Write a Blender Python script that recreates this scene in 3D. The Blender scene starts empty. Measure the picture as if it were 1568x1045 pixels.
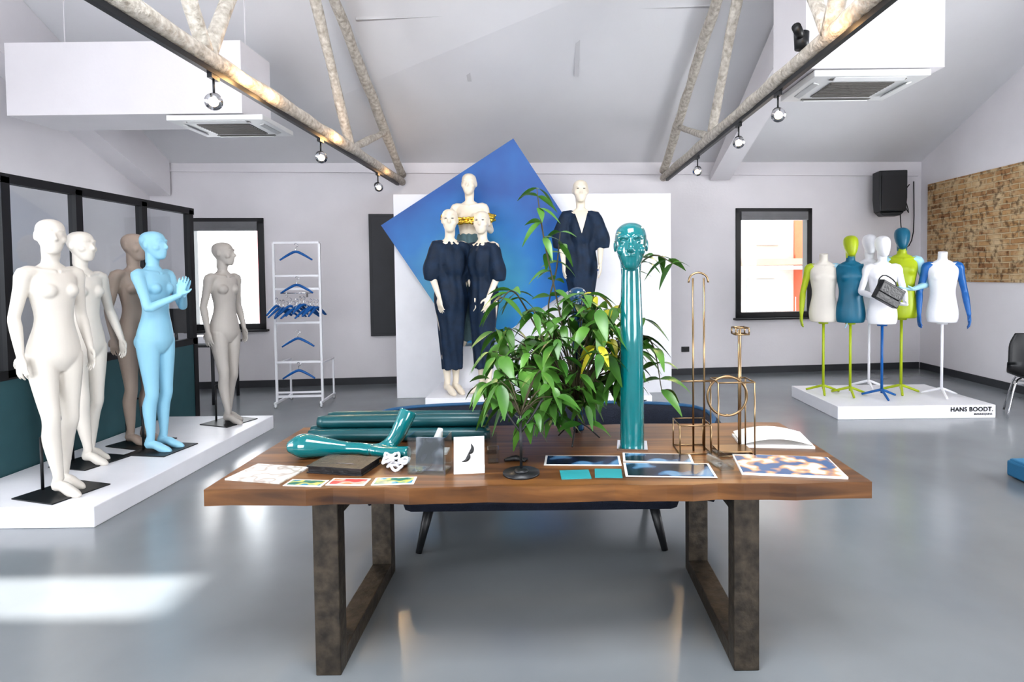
import bpy, bmesh, math, random
from mathutils import Vector, Matrix, noise
random.seed(7)
V=Vector
S=bpy.context.scene
COL=S.collection
# ---------------------------------------------------------------- materials
def mat(name,col,rough=.5,metal=0.,var=.07,scale=6.,bump=0.,bscale=40.,coat=0.,stretch=(1,1,1),spec=.5,col2=None,detail=4):
    m=bpy.data.materials.new(name); m.use_nodes=True
    n=m.node_tree.nodes; l=m.node_tree.links; b=n['Principled BSDF']
    b.inputs['Roughness'].default_value=rough; b.inputs['Metallic'].default_value=metal
    b.inputs['Coat Weight'].default_value=coat; b.inputs['Specular IOR Level'].default_value=spec
    tc=n.new('ShaderNodeTexCoord'); mp=n.new('ShaderNodeMapping'); mp.inputs['Scale'].default_value=stretch
    l.new(tc.outputs['Object'],mp.inputs['Vector'])
    no=n.new('ShaderNodeTexNoise'); no.inputs['Scale'].default_value=scale; no.inputs['Detail'].default_value=detail
    l.new(mp.outputs[0],no.inputs['Vector'])
    r=n.new('ShaderNodeValToRGB'); e=r.color_ramp.elements
    e[0].position=.3; e[1].position=.7
    c2=col2 if col2 else tuple(min(1,c*(1+var)) for c in col)
    c1=col if col2 else tuple(c*(1-var) for c in col)
    e[0].color=(*c1,1); e[1].color=(*c2,1)
    l.new(no.outputs['Fac'],r.inputs['Fac']); l.new(r.outputs['Color'],b.inputs['Base Color'])
    if bump>0:
        n2=n.new('ShaderNodeTexNoise'); n2.inputs['Scale'].default_value=bscale; n2.inputs['Detail'].default_value=5
        l.new(mp.outputs[0],n2.inputs['Vector'])
        bp=n.new('ShaderNodeBump'); bp.inputs['Strength'].default_value=bump; bp.inputs['Distance'].default_value=.02
        l.new(n2.outputs['Fac'],bp.inputs['Height']); l.new(bp.outputs['Normal'],b.inputs['Normal'])
    return m
def glassmat(name,tint=(.9,.95,.95),fac=.05):
    m=bpy.data.materials.new(name); m.use_nodes=True
    n=m.node_tree.nodes; l=m.node_tree.links; n.remove(n['Principled BSDF']); o=n['Material Output']
    t=n.new('ShaderNodeBsdfTransparent'); t.inputs[0].default_value=(*tint,1)
    g=n.new('ShaderNodeBsdfGlossy'); g.inputs['Roughness'].default_value=.03
    mx=n.new('ShaderNodeMixShader'); fr=n.new('ShaderNodeLayerWeight'); fr.inputs[0].default_value=.5
    pw=n.new('ShaderNodeMath'); pw.operation='POWER'; pw.inputs[1].default_value=3.5
    ad=n.new('ShaderNodeMath'); ad.operation='MULTIPLY_ADD'; ad.inputs[1].default_value=.6; ad.inputs[2].default_value=fac; ad.use_clamp=True
    l.new(fr.outputs['Facing'],pw.inputs[0]); l.new(pw.outputs[0],ad.inputs[0]); l.new(ad.outputs[0],mx.inputs[0])
    l.new(t.outputs[0],mx.inputs[1]); l.new(g.outputs[0],mx.inputs[2]); l.new(mx.outputs[0],o.inputs[0])
    return m
def emis(name,col,st):
    m=bpy.data.materials.new(name); m.use_nodes=True
    b=m.node_tree.nodes['Principled BSDF']; b.inputs['Emission Color'].default_value=(*col,1); b.inputs['Emission Strength'].default_value=st
    b.inputs['Base Color'].default_value=(*col,1)
    return m
WALL=mat('wall_plaster',(.72,.695,.72),.75,var=.025,scale=2,bump=.06,bscale=30)
CEIL=mat('ceiling_plaster',(.70,.695,.715),.8,var=.02,scale=1.5,bump=.04)
SEAM=mat('ceiling_batten',(.56,.555,.57),.8,var=.02)
BLACK=mat('black_metal',(.012,.013,.015),.4)
DARKF=mat('dark_frame',(.010,.010,.012),.45)
WHITE=mat('white_lacquer',(.80,.80,.84),.35,var=.02)
SKINW=mat('mannequin_white',(.66,.62,.565),.5,var=.02)
SKINC=mat('mannequin_cream',(.78,.70,.58),.4,var=.02,coat=.1)
SKINT=mat('mannequin_taupe',(.38,.30,.25),.5,var=.03)
SKINB=mat('mannequin_pale_blue',(.29,.56,.72),.45,var=.02)
SKING=mat('mannequin_greige',(.44,.41,.38),.5,var=.03)
TEALG=mat('teal_gloss',(.0,.14,.155),.12,var=.03,coat=1.)
TEALM=mat('teal_matte',(.0,.11,.19),.4,var=.05)
LIME=mat('lime_lacquer',(.38,.47,.010),.4,var=.05)
PBLUE=mat('pale_blue_lacquer',(.36,.60,.72),.4,var=.03)
BLUE=mat('blue_lacquer',(.006,.11,.36),.35,var=.05)
DBLUE=mat('deep_blue_gloss',(.004,.05,.12),.2,var=.05,coat=.6)
NAVY=mat('navy_fabric',(.003,.017,.045),.7,var=.3,scale=12,bump=.3,bscale=25)
SOFA=mat('sofa_navy',(.005,.009,.022),.8,var=.2,scale=30,bump=.3,bscale=150)
SOFAB=mat('sofa_piping_blue',(.01,.07,.16),.6,var=.1)
GREYF=mat('sage_fabric',(.10,.17,.19),.75,var=.15,bump=.3)
GOLD=mat('gold_foil',(.85,.58,.10),.22,1.,var=.1,bump=.6,bscale=30)
BRASS=mat('brass',(.30,.21,.12),.28,1.,var=.05)
STEEL=mat('raw_steel',(.022,.018,.014),.42,.4,col2=(.07,.055,.04),scale=22,bump=.15,bscale=30)
CHROME=mat('chrome',(.7,.7,.72),.12,1.,var=.02)
LEAF=mat('leaf_green',(.026,.095,.015),.35,col2=(.10,.24,.04),scale=5)
LEAFY=mat('leaf_yellow',(.45,.42,.03),.45,var=.2)
STEM=mat('stem_brown',(.06,.05,.025),.6,var=.2)
TEALP=mat('teal_panel',(.035,.10,.115),.5,var=.05)
PLAST=mat('rough_plaster',(.66,.62,.56),.85,col2=(.36,.32,.27),scale=24,bump=1.,bscale=30)
GREYP=mat('grey_panel',(.040,.042,.048),.6,var=.05)
BLIND=mat('blind_grey',(.18,.18,.19),.5)
ACW=mat('ac_white',(.74,.74,.74),.4,var=.02); ACG=mat('ac_grille',(.16,.15,.14),.5)
PAPER=mat('paper',(.78,.77,.76),.5,var=.03)
GLASS=glassmat('window_glass',(.96,.98,.98),.02); ACR=glassmat('acrylic',(.93,.96,.97),.08)
PGLASS=glassmat('partition_glass',(.74,.77,.79),.06)
BAGM=mat('black_leather',(.012,.012,.014),.35,bump=.2)
# ---------------------------------------------------------------- mesh builder
class MB:
    def __init__(s): s.v=[];s.f=[];s.m=[];s.sm=[];s.T=Matrix.Identity(4)
    def add(s,vs,fs,mi=0,sm=False):
        o=len(s.v); s.v+= [s.T@V(p) for p in vs]
        for f in fs: s.f.append([i+o for i in f]); s.m.append(mi); s.sm.append(sm)
    def box(s,c,d,mi=0,rot=None):
        x,y,z=[q/2 for q in d]; vs=[V((a*x,b*y,e*z)) for a in(-1,1) for b in(-1,1) for e in(-1,1)]
        if rot is not None: vs=[rot@p for p in vs]
        vs=[p+V(c) for p in vs]
        s.add(vs,[(0,1,3,2),(4,6,7,5),(0,4,5,1),(2,3,7,6),(0,2,6,4),(1,5,7,3)],mi)
    def bar(s,a,b,w,h,mi=0):
        a=V(a);b=V(b);d=(b-a); L=d.length; q=d.to_track_quat('Y','Z').to_matrix()
        s.box((a+b)/2,(w,L,h),mi,q)
    def loft(s,rings,mi=0,sm=True,cap=True,closed=False):
        n=len(rings[0]); vs=[p for r in rings for p in r]; fs=[]
        R=len(rings)
        for i in range(R if closed else R-1):
            for j in range(n):
                k=(j+1)%n; i2=(i+1)%R
                fs.append((i*n+j,i*n+k,i2*n+k,i2*n+j))
        if cap and not closed:
            fs.append(tuple(reversed(range(n)))); fs.append(tuple((R-1)*n+j for j in range(n)))
        s.add(vs,fs,mi,sm)
    def ering(s,c,u,w,a,b,n=20):
        return [V(c)+V(u)*a*math.cos(2*math.pi*j/n)+V(w)*b*math.sin(2*math.pi*j/n) for j in range(n)]
    def vert_loft(s,secs,mi=0,n=28,sub=3,sm=True):
        ss=crom([tuple(map(float,q)) for q in secs],sub)
        s.loft([s.ering((q[1],q[2],q[0]),(1,0,0),(0,1,0),max(q[3],.002),max(q[4],.002),n) for q in ss],mi,sm)
    def tube(s,pts,rad,seg=12,mi=0,sub=3,sm=True,closed=False):
        if not isinstance(rad,(list,tuple)): rad=[rad]*len(pts)
        q=[(*p,r) for p,r in zip(pts,rad)]
        if sub>1 and len(q)>2 or closed: q=crom(q,sub,closed)
        P=[V(a[:3]) for a in q]; R=[max(a[3],.0008) for a in q]
        N=len(P); rings=[]; up=None
        for i in range(N):
            if closed: t=P[(i+1)%N]-P[i-1]
            else: t=P[min(i+1,N-1)]-P[max(i-1,0)]
            if t.length<1e-9: t=V((0,0,1))
            t.normalize()
            if up is None:
                up=V((0,0,1)) if abs(t.z)<.9 else V((1,0,0))
            u=(up-t*up.dot(t)); 
            if u.length<1e-6: u=t.orthogonal()
            u.normalize(); up=u; w=t.cross(u)
            rings.append(s.ering(P[i],u,w,R[i],R[i],seg))
        s.loft(rings,mi,sm,True,closed)
    def cyl(s,a,b,r,r2=None,seg=16,mi=0,sm=True): s.tube([a,b],[r,r if r2 is None else r2],seg,mi,1,sm)
    def ell(s,c,r,mi=0,n=16,m=9,rot=None):
        rings=[]
        for i in range(m+1):
            t=math.pi*(i/m); t=min(max(t,.06),math.pi-.06)
            ring=[V((r[0]*math.sin(t)*math.cos(2*math.pi*j/n),r[1]*math.sin(t)*math.sin(2*math.pi*j/n),-r[2]*math.cos(t))) for j in range(n)]
            if rot is not None: ring=[rot@p for p in ring]
            rings.append([p+V(c) for p in ring])
        s.loft(rings,mi,True)
    def prism(s,poly,axis,a,b,mi=0):
        n=len(poly)
        def mk(p,t): return V((t,p[0],p[1])) if axis=='x' else (V((p[0],p[1],t)) if axis=='z' else V((p[0],t,p[1])))
        vs=[mk(p,a) for p in poly]+[mk(p,b) for p in poly]
        fs=[tuple(range(n)),tuple(reversed(range(n,2*n)))]+[(i,(i+1)%n,(i+1)%n+n,i+n) for i in range(n)]
        s.add(vs,fs,mi)
    def obj(s,name,mats,parent=None,bev=0,loc=(0,0,0),rz=0,sc=1,recalc=True):
        me=bpy.data.meshes.new(name); me.from_pydata([tuple(p) for p in s.v],[],s.f)
        for m in (mats if isinstance(mats,(list,tuple)) else [mats]): me.materials.append(m)
        me.polygons.foreach_set('material_index',s.m); me.polygons.foreach_set('use_smooth',s.sm)
        me.update()
        if recalc:
            bm=bmesh.new(); bm.from_mesh(me); bmesh.ops.recalc_face_normals(bm,faces=bm.faces); bm.to_mesh(me); bm.free()
        o=bpy.data.objects.new(name,me); COL.objects.link(o)
        o.location=loc; o.rotation_euler=(0,0,rz); o.scale=(sc,)*3
        if parent: o.parent=parent
        if bev:
            b=o.modifiers.new('bevel','BEVEL'); b.width=bev; b.segments=2; b.limit_method='ANGLE'; b.angle_limit=.7
        return o
    def remesh(s,name,m,voxel=.007,it=4,parent=None,fn=None,**k):
        o=s.obj(name,m,parent,**k)
        r=o.modifiers.new('r','REMESH'); r.mode='VOXEL'; r.voxel_size=voxel; r.use_smooth_shade=True
        if it:
            q=o.modifiers.new('s','SMOOTH'); q.factor=.5; q.iterations=it
        bpy.context.view_layer.update()
        dg=bpy.context.evaluated_depsgraph_get()
        me=bpy.data.meshes.new_from_object(o.evaluated_get(dg)); o.modifiers.clear(); o.data=me
        if fn:
            for v in me.vertices: v.co=fn(v.co.copy(),v.normal.copy())
        me.polygons.foreach_set('use_smooth',[True]*len(me.polygons)); 
        if not me.materials: me.materials.append(m)
        me.update(); return o
def crom(q,sub,closed=False):
    n=len(q); out=[]
    rng=range(n) if closed else range(n-1)
    for i in rng:
        if closed: p0,p1,p2,p3=q[i-1],q[i],q[(i+1)%n],q[(i+2)%n]
        else: p0,p1,p2,p3=q[max(i-1,0)],q[i],q[i+1],q[min(i+2,n-1)]
        for j in range(sub):
            t=j/sub
            out.append(tuple(.5*((2*b)+(-a+c)*t+(2*a-5*b+4*c-d)*t*t+(-a+3*b-3*c+d)*t**3) for a,b,c,d in zip(p0,p1,p2,p3)))
    if not closed: out.append(q[-1])
    return out
def empty(name,loc=(0,0,0),rz=0,sc=1):
    e=bpy.data.objects.new(name,None); COL.objects.link(e); e.location=loc; e.rotation_euler=(0,0,math.radians(rz)); e.scale=(sc,)*3; e.empty_display_size=.1
    return e
def lerp(a,b,t): return V(a)*(1-t)+V(b)*t
# ---------------------------------------------------------------- room shell
TH=math.atan(.098)
def wy(x): return 8.66+.098*x
RZ=5.68
def RH(y): return 3.2+.49*(8.66-y) if y>3.6 else RZ-.49*(3.6-y)
EL,ER=3.08,3.2
def RR(y): return ER+(RZ-ER)*(9.57-y)/(9.57-3.6) if y>3.6 else RZ-.49*(3.6-y)
def RL(y): return EL+(RZ-EL)*(8.39-y)/(8.39-3.6) if y>3.6 else RZ-.49*(3.6-y)
FLOORM=mat('polished_resin_floor',(.195,.212,.225),.21,var=.10,scale=1.2,bump=.06,bscale=3.5,spec=.75)
m=MB(); m.box((0.2,3.6,-.05),(12.4,12.2,.1)); m.obj('floor',FLOORM)
def wall_holes(name,x0,x1,h,th,holes,origin,rz,mt):
    m=MB(); xs=sorted(set([x0,x1]+[a for q in holes for a in q[:2]]))
    for a,b in zip(xs[:-1],xs[1:]):
        q=[q for q in holes if q[0]<=a+1e-6 and q[1]>=b-1e-6]
        if q:
            q=q[0]
            if q[2]>0: m.box(((a+b)/2,th/2,q[2]/2),(b-a,th,q[2]))
            m.box(((a+b)/2,th/2,(q[3]+h)/2),(b-a,th,h-q[3]))
        else: m.box(((a+b)/2,th/2,h/2),(b-a,th,h))
    return m.obj(name,mt,loc=origin,rz=rz)
cs=math.cos(TH)
WL=(-5.12/cs,-4.08/cs,.84,2.44); WR=(2.92/cs,4.16/cs,.87,2.58)
wall_holes('wall_back',-5.75,6.15,3.36,.2,[WL,WR],(0,8.66,0),TH,WALL)
def window(name,q,blind=.13):
    x0,x1,z0,z1=q; e=empty(name,(0,8.66,0),math.degrees(TH))
    m=MB(); w=.085; y=.05
    m.box(((x0+x1)/2,y,z0+w/2),(x1-x0,.14,w)); m.box(((x0+x1)/2,y,z1-w/2),(x1-x0,.14,w))
    m.box((x0+w/2,y,(z0+z1)/2),(w,.14,z1-z0)); m.box((x1-w/2,y,(z0+z1)/2),(w,.14,z1-z0))
    m.box(((x0+x1)/2,-.02,z0-.015),(x1-x0+.08,.16,.03))
    m.obj('frame',DARKF,e,bev=.006)
    m=MB(); m.box(((x0+x1)/2,.0,z1-w-blind/2+.03),(x1-x0-.16,.09,blind)); 
    for i in range(4): m.box(((x0+x1)/2,-.048,z1-w-blind+.05+i*.028),(x1-x0-.17,.006,.018))
    m.obj('blind_box',BLIND,e)
    m=MB(); a,b,c,d=x0+.07,x1-.07,z0+.07,z1-.07; m.add([(a,.09,c),(b,.09,c),(b,.09,d),(a,.09,d)],[(0,1,2,3)]); m.obj('pane',GLASS,e)
window('window_1',WL); window('window_2',WR)
m=MB(); m.box((.2,-.012,.05),(11.6,.024,.1)); m.obj('baseboard_back',GREYP,loc=(0,8.66,0),rz=TH)
m=MB(); m.box((0.2,-.03,3.1),(11.5,.03,.02)); m.obj('trim_1',WALL,loc=(0,8.66,0),rz=TH)
def prof(F,y0,y1,zb=None,zt=None):
    top=[(y1,F(y1)+.06)]+([(3.6,F(3.6)+.06)] if y0<3.6<y1 else [])+[(y0,F(y0)+.06)]
    if zt is not None: top=[(y1,zt),(y0,zt)]
    b=0 if zb is None else zb
    return [(y0,b),(y1,b)]+top
m=MB()
m.prism(prof(RR,4.6,9.5),'x',6.0,6.2); m.prism(prof(RR,-2,2.6),'x',6.0,6.2); m.prism(prof(RR,2.6,4.6,0,.9),'x',6,6.2); m.prism(prof(RR,2.6,4.6,2.6),'x',6,6.2)
m.obj('wall_right',WALL)
m=MB()
m.prism(prof(RL,-2,.3),'x',-5.8,-5.6); m.prism(prof(RL,.3,2.0,0,.9),'x',-5.8,-5.6); m.prism(prof(RL,.3,2.0,2.6),'x',-5.8,-5.6); m.prism(prof(RL,2.0,2.62),'x',-5.8,-5.6)
m.prism(prof(RL,2.62,2.98,0,2.0),'x',-5.8,-5.6); m.prism(prof(RL,2.62,2.98,3.3),'x',-5.8,-5.6); m.prism(prof(RL,2.98,8.35),'x',-5.8,-5.6)
m.obj('wall_left',WALL)
m=MB()
for a,b in((-5.8,-4.6),(-1.4,1.4),(4.6,6.2)): m.box(((a+b)/2,-1.95,1.6),(b-a,.2,3.2))
for a,b in((-4.6,-1.4),(1.4,4.6)):
    m.box(((a+b)/2,-1.95,.4),(b-a,.2,.8)); m.box(((a+b)/2,-1.95,2.95),(b-a,.2,.5))
m.obj('wall_front',WALL)
m=MB(); m.box((5.988,3.7,.05),(.024,11,.1)); m.obj('baseboard_right',GREYP)
m=MB(); m.box((-5.588,3.2,.05),(.024,10,.1)); m.obj('baseboard_left',GREYP)
def frame_yz(name,x,y0,y1,z0,z1):
    m=MB(); w=.07
    for z in(z0+w/2,z1-w/2): m.box((x,(y0+y1)/2,z),(.08,y1-y0,w))
    for y in(y0+w/2,y1-w/2): m.box((x,y,(z0+z1)/2),(.08,w,z1-z0))
    m.obj(name,DARKF)
frame_yz('window_3',6.1,2.6,4.6,.9,2.6); frame_yz('window_4',-5.7,.3,2.0,.9,2.6)
for i,(a,b) in enumerate(((-4.6,-1.4),(1.4,4.6))):
    m=MB(); w=.07
    for z in(.835,2.665): m.box(((a+b)/2,-1.95,z),(b-a,.08,w))
    for x in(a+.035,(a+b)/2,b-.035): m.box((x,-1.95,1.75),(w,.08,1.9))
    m.obj('window_%d'%(5+i),DARKF)
# roof with an unseen opening, added for overhead fill light, on the near slope (y .3..1.7, x -1.2..1.2)
m=MB(); t=.2
xl,xr=-5.8,6.2
def slab(p):
    m.add([*p,*[(a,b,c+t) for a,b,c in p]],[(0,1,2,3),(7,6,5,4),(0,4,5,1),(1,5,6,2),(2,6,7,3),(3,7,4,0)])
slab([(xl,wy(xl)+.3,EL),(xr,wy(xr)+.3,ER),(xr,3.6,RZ),(xl,3.6,RZ)])
def near(x0,x1,y0,y1): slab([(x0,y1,RH(y1)),(x1,y1,RH(y1)),(x1,y0,RH(y0)),(x0,y0,RH(y0))])
near(xl,xr,1.7,3.6); near(xl,xr,-2.1,.3); near(xl,-1.2,.3,1.7); near(1.2,xr,.3,1.7)
m.obj('ceiling',CEIL)
m=MB()
for x in(-1.17,0,1.17): m.bar((x,.3,RH(.3)+.05),(x,1.7,RH(1.7)+.05),.06,.1)
for y in(.33,1.67): m.bar((-1.2,y,RH(y)+.05),(1.2,y,RH(y)+.05),.06,.1)
m.obj('window_7',DARKF)  # frame bars of the added roof opening, out of view
def RX(x,y):
    f=(x-xl)/(xr-xl); ye=wy(x)+.3; z=EL+(ER-EL)*f; return z+(RZ-z)*(ye-y)/(ye-3.6)
m=MB()
def rl(x,y,d=.06): return V((x,y,RX(x,y)-d))
for x in(-.92,.36): m.bar(rl(x,7.0),rl(x,4.2),.05,.14)
m.bar(rl(-2,6.15),rl(1.75,6.15),.05,.14)
m.obj('trim_2',SEAM)
m=MB(); z=RX(.94,6.3); m.cyl((.94,6.35,z-.07),(.94,6.35,z+.01),.055,.065); m.cyl((.94,6.35,z-.10),(.94,6.35,z-.07),.03,.04); m.obj('smoke_detector',ACW)
def ac(name,c,w=.95):
    e=empty(name,c)
    m=MB()
    m.box((0,0,.0),(w,w*.72,.05)); 
    for a in(-1,1):
        m.box((0,a*w*.31,-.032),(w*.62,.05,.012),0,Matrix.Rotation(a*.35,3,'X')); m.box((a*w*.41,0,-.032),(.05,w*.4,.012),0,Matrix.Rotation(-a*.35,3,'Y'))
    m.obj('cassette',ACW,e,bev=.008)
    m=MB(); m.box((0,0,-.027),(w*.56,w*.4,.01))
    for i in range(9): m.box((0,-w*.18+i*w*.045,-.034),(w*.54,.006,.01))
    for a in(-1,1): m.box((0,a*w*.28,-.027),(w*.66,.03,.006))
    m.obj('grille',ACG,e)
m=MB(); m.box((-3.93,5.67,3.45),(2.19,.56,.67)); 
m.cyl((-4.8,5.8,3.75),(-4.8,5.8,4.5),.006); m.cyl((-3,5.8,3.75),(-3,5.8,4.5),.006); m.obj('soffit_box_left',WALL)  # boxed ceiling soffit over the left air conditioner, on hanger rods
ac('ceiling_air_conditioner',(-3.10,5.72,3.08),.9)
m=MB(); m.box((2.47,4.66,4.1),(1.04,.62,2.0)); m.obj('soffit_box_right',WALL)  # ceiling soffit box that carries the right air conditioner
ac('ceiling_air_conditioner',(2.46,4.68,3.07),.88)
m=MB(); m.prism([(8.85,3.0),(5.1,4.25),(5.1,4.9),(8.85,3.1)],'x',2.5,2.8); m.obj('slanted_beam_right',WALL)  # slanted box beam below the roof, right side
m=MB(); m.prism([(8.1,2.75),(5.2,4.0),(5.2,4.80),(8.1,3.25)],'x',-5.6,-5.3); m.obj('slanted_beam_left',WALL)  # sloping box beam along the left wall
def truss(x,hc,yend):
    e=empty('roof_truss',(0,0,0)); m=MB()
    def wob(a,b,w):
        a=V(a);b=V(b); n=max(3,int((b-a).length/.25)); pts=[lerp(a,b,i/n)+V((random.uniform(-1,1),0,random.uniform(-1,1)))*.006 for i in range(n+1)]
        m.tube(pts,[w*random.uniform(.88,1.14) for _ in pts],10,0,2)
    wob((x,yend,hc),(x,-1.8,hc),.058)
    r=lambda y:3.1+.49*(8.4-y)
    wob((x,yend,hc+.1),(x,3.6,r(3.6)),.055); wob((x,3.6,r(3.6)),(x,-1.8,r(3.6)-.49*5.4),.055)
    wob((x,6.2,hc),(x,4.7,4.88),.045); wob((x,6.2,hc),(x,7.6,r(7.6)),.04)
    wob((x,3.6,hc),(x,4.7,4.88),.05); wob((x,3.6,hc),(x,2.5,4.85),.05)
    wob((x,1.2,hc),(x,2.5,4.85),.045)
    m.obj('timbers',PLAST,e)
    m=MB(); m.box((x,(yend-1.8)/2-.1,hc-.075),(.035,yend+1.5,.035)); m.obj('track',BLACK,e)
truss(-2.1,2.95,8.35); truss(1.76,3.03,8.72)
LAMP=emis('lamp_glow',(1,.80,.55),1.8)
def spot(x,y,h,aim,power=4,col=(1,.72,.4)):
    e=empty('track_spotlight',(x,y,h))
    m=MB(); m.box((0,0,-.02),(.03,.09,.04)); m.cyl((0,0,-.04),(0,0,-.13),.007)
    d=V(aim).normalized(); c=V((0,0,-.17))
    m.cyl(c-d*.045,c+d*.045,.042,.05,20); m.cyl(c-d*.075,c-d*.045,.03,.042,20)
    m.obj('housing',BLACK,e)
    m=MB(); m.tube([c+d*.045,c+d*.062],[.052,.052],20,0,1); m.obj('rim',CHROME,e)
    m=MB(); m.cyl(c+d*.05,c+d*.064,.03,.03,20); m.obj('bulb',LAMP,e)
    li=bpy.data.lights.new('spot','SPOT'); li.energy=power*8; li.color=col; li.spot_size=1.3; li.shadow_soft_size=.05; li.specular_factor=.1
    o=bpy.data.objects.new('spot_light',li); COL.objects.link(o); o.parent=e; o.location=c+d*.09; o.rotation_euler=d.to_track_quat('-Z','Y').to_euler()
for y in(3.66,5.36,7.15): spot(-2.1,y,2.87,(.25,-.5,-.25))
for y in(4.4,5.3,6.75): spot(1.76,y,2.95,(-.2,-.6,-.3))
for x,y,h,e in((-1.96,3.95,2.90,5.),(-1.96,4.3,2.9,2.4),(-1.96,5.6,2.90,3.6),(-1.95,7.4,2.88,1.7),(1.62,3.4,2.98,2.2)):
    li=bpy.data.lights.new('warm','POINT'); li.energy=e; li.color=(1,.58,.24); li.shadow_soft_size=.03; li.specular_factor=0
    o=bpy.data.objects.new('beam_warm_lamp',li); COL.objects.link(o); o.location=(x,y,h)
m=MB(); m.cyl((1.74,3.95,3.09),(1.74,3.95,3.2),.045,.05); m.cyl((1.74,3.95,3.16),(1.66,3.85,3.2),.03); m.obj('ceiling_camera',BLACK)
def brickmat():
    m=bpy.data.materials.new('old_brick'); m.use_nodes=True; n=m.node_tree.nodes; l=m.node_tree.links; b=n['Principled BSDF']; b.inputs['Roughness'].default_value=.9
    tc=n.new('ShaderNodeTexCoord'); sx=n.new('ShaderNodeSeparateXYZ'); cx=n.new('ShaderNodeCombineXYZ')
    l.new(tc.outputs['Object'],sx.inputs[0]); l.new(sx.outputs['Y'],cx.inputs['X']); l.new(sx.outputs['Z'],cx.inputs['Y'])
    ns=n.new('ShaderNodeTexNoise'); ns.inputs['Scale'].default_value=6; l.new(tc.outputs['Object'],ns.inputs['Vector'])
    mv=n.new('ShaderNodeMixRGB'); mv.inputs['Fac'].default_value=.02; l.new(cx.outputs[0],mv.inputs[1]); l.new(ns.outputs['Color'],mv.inputs[2])
    br=n.new('ShaderNodeTexBrick'); br.inputs['Scale'].default_value=1; br.inputs['Brick Width'].default_value=.27; br.inputs['Row Height'].default_value=.075; br.inputs['Mortar Size'].default_value=.012; br.inputs['Mortar Smooth'].default_value=.4
    br.inputs['Color1'].default_value=(.32,.165,.07,1); br.inputs['Color2'].default_value=(.48,.30,.14,1); br.inputs['Mortar'].default_value=(.54,.42,.26,1)
    l.new(mv.outputs[0],br.inputs['Vector'])
    n3=n.new('ShaderNodeTexNoise'); n3.inputs['Scale'].default_value=4.5; n3.inputs['Detail'].default_value=8; l.new(tc.outputs['Object'],n3.inputs['Vector'])
    rp=n.new('ShaderNodeValToRGB'); rp.color_ramp.elements[0].position=.46; rp.color_ramp.elements[1].position=.66; l.new(n3.outputs['Fac'],rp.inputs[0])
    mx=n.new('ShaderNodeMixRGB'); mx.inputs[2].default_value=(.60,.46,.28,1); l.new(rp.outputs[0],mx.inputs[0]); l.new(br.outputs['Color'],mx.inputs[1])
    n4=n.new('ShaderNodeTexNoise'); n4.inputs['Scale'].default_value=14; n4.inputs['Detail'].default_value=6; l.new(tc.outputs['Object'],n4.inputs['Vector'])
    r4=n.new('ShaderNodeValToRGB'); r4.color_ramp.elements[0].position=.34; r4.color_ramp.elements[0].color=(.2,.15,.11,1); r4.color_ramp.elements[1].position=.5; l.new(n4.outputs['Fac'],r4.inputs[0])
    mm=n.new('ShaderNodeMixRGB'); mm.blend_type='MULTIPLY'; mm.inputs[0].default_value=.8; l.new(mx.outputs[0],mm.inputs[1]); l.new(r4.outputs[0],mm.inputs[2])
    l.new(mm.outputs[0],b.inputs['Base Color'])
    bp=n.new('ShaderNodeBump'); bp.inputs['Strength'].default_value=.8; bp.inputs['Distance'].default_value=.03; l.new(br.outputs['Fac'],bp.inputs['Height']); bp.invert=True; l.new(bp.outputs[0],b.inputs['Normal'])
    return m
m=MB(); m.box((5.99,6.9,2.17),(.03,4.3,1.52)); m.obj('brick_patch',brickmat())  # patch of old brickwork on the right wall
# ---------------------------------------------------------------- partition
e=empty('glass_partition')
m=MB(); X=-4.06; Y0,Y1=3.85,6.55
for z,h in((2.34,.07),(.87,.07)): m.box((X,(Y0+Y1)/2,z),(.07,Y1-Y0,h))
for y in(3.9,4.28,4.95,5.75,6.5): m.box((X,y,1.6),(.07,.07,1.5))
m.box((X,6.515,.45),(.07,.07,.9))
m.obj('frame',DARKF,e)
m=MB(); m.box((X,(Y0+Y1)/2,.42),(.05,Y1-Y0-.08,.84)); m.obj('lower_panel',TEALP,e)
m=MB(); m.add([(X,Y0+.05,.9),(X,Y1-.05,.9),(X,Y1-.05,2.31),(X,Y0+.05,2.31)],[(0,1,2,3)]); m.obj('glass',PGLASS,e)
e=empty('work_desk'); m=MB(); m.box((-4.75,7.4,.74),(1.2,.65,.03)); 
for a in(-5.3,-4.2):
    for b in(7.12,7.68): m.cyl((a,b,0),(a,b,.73),.02)
m.obj('frame',GREYP,e); m=MB(); m.box((-4.42,7.35,.80),(.3,.22,.09)); m.obj('box_file',WHITE,e)
m=MB(); m.box((-4.9,7.5,1.03),(.5,.03,.32)); m.cyl((-4.9,7.52,.76),(-4.9,7.52,.9),.02); m.box((-4.9,7.5,.765),(.2,.15,.015)); m.obj('computer_monitor',BLACK)
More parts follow.
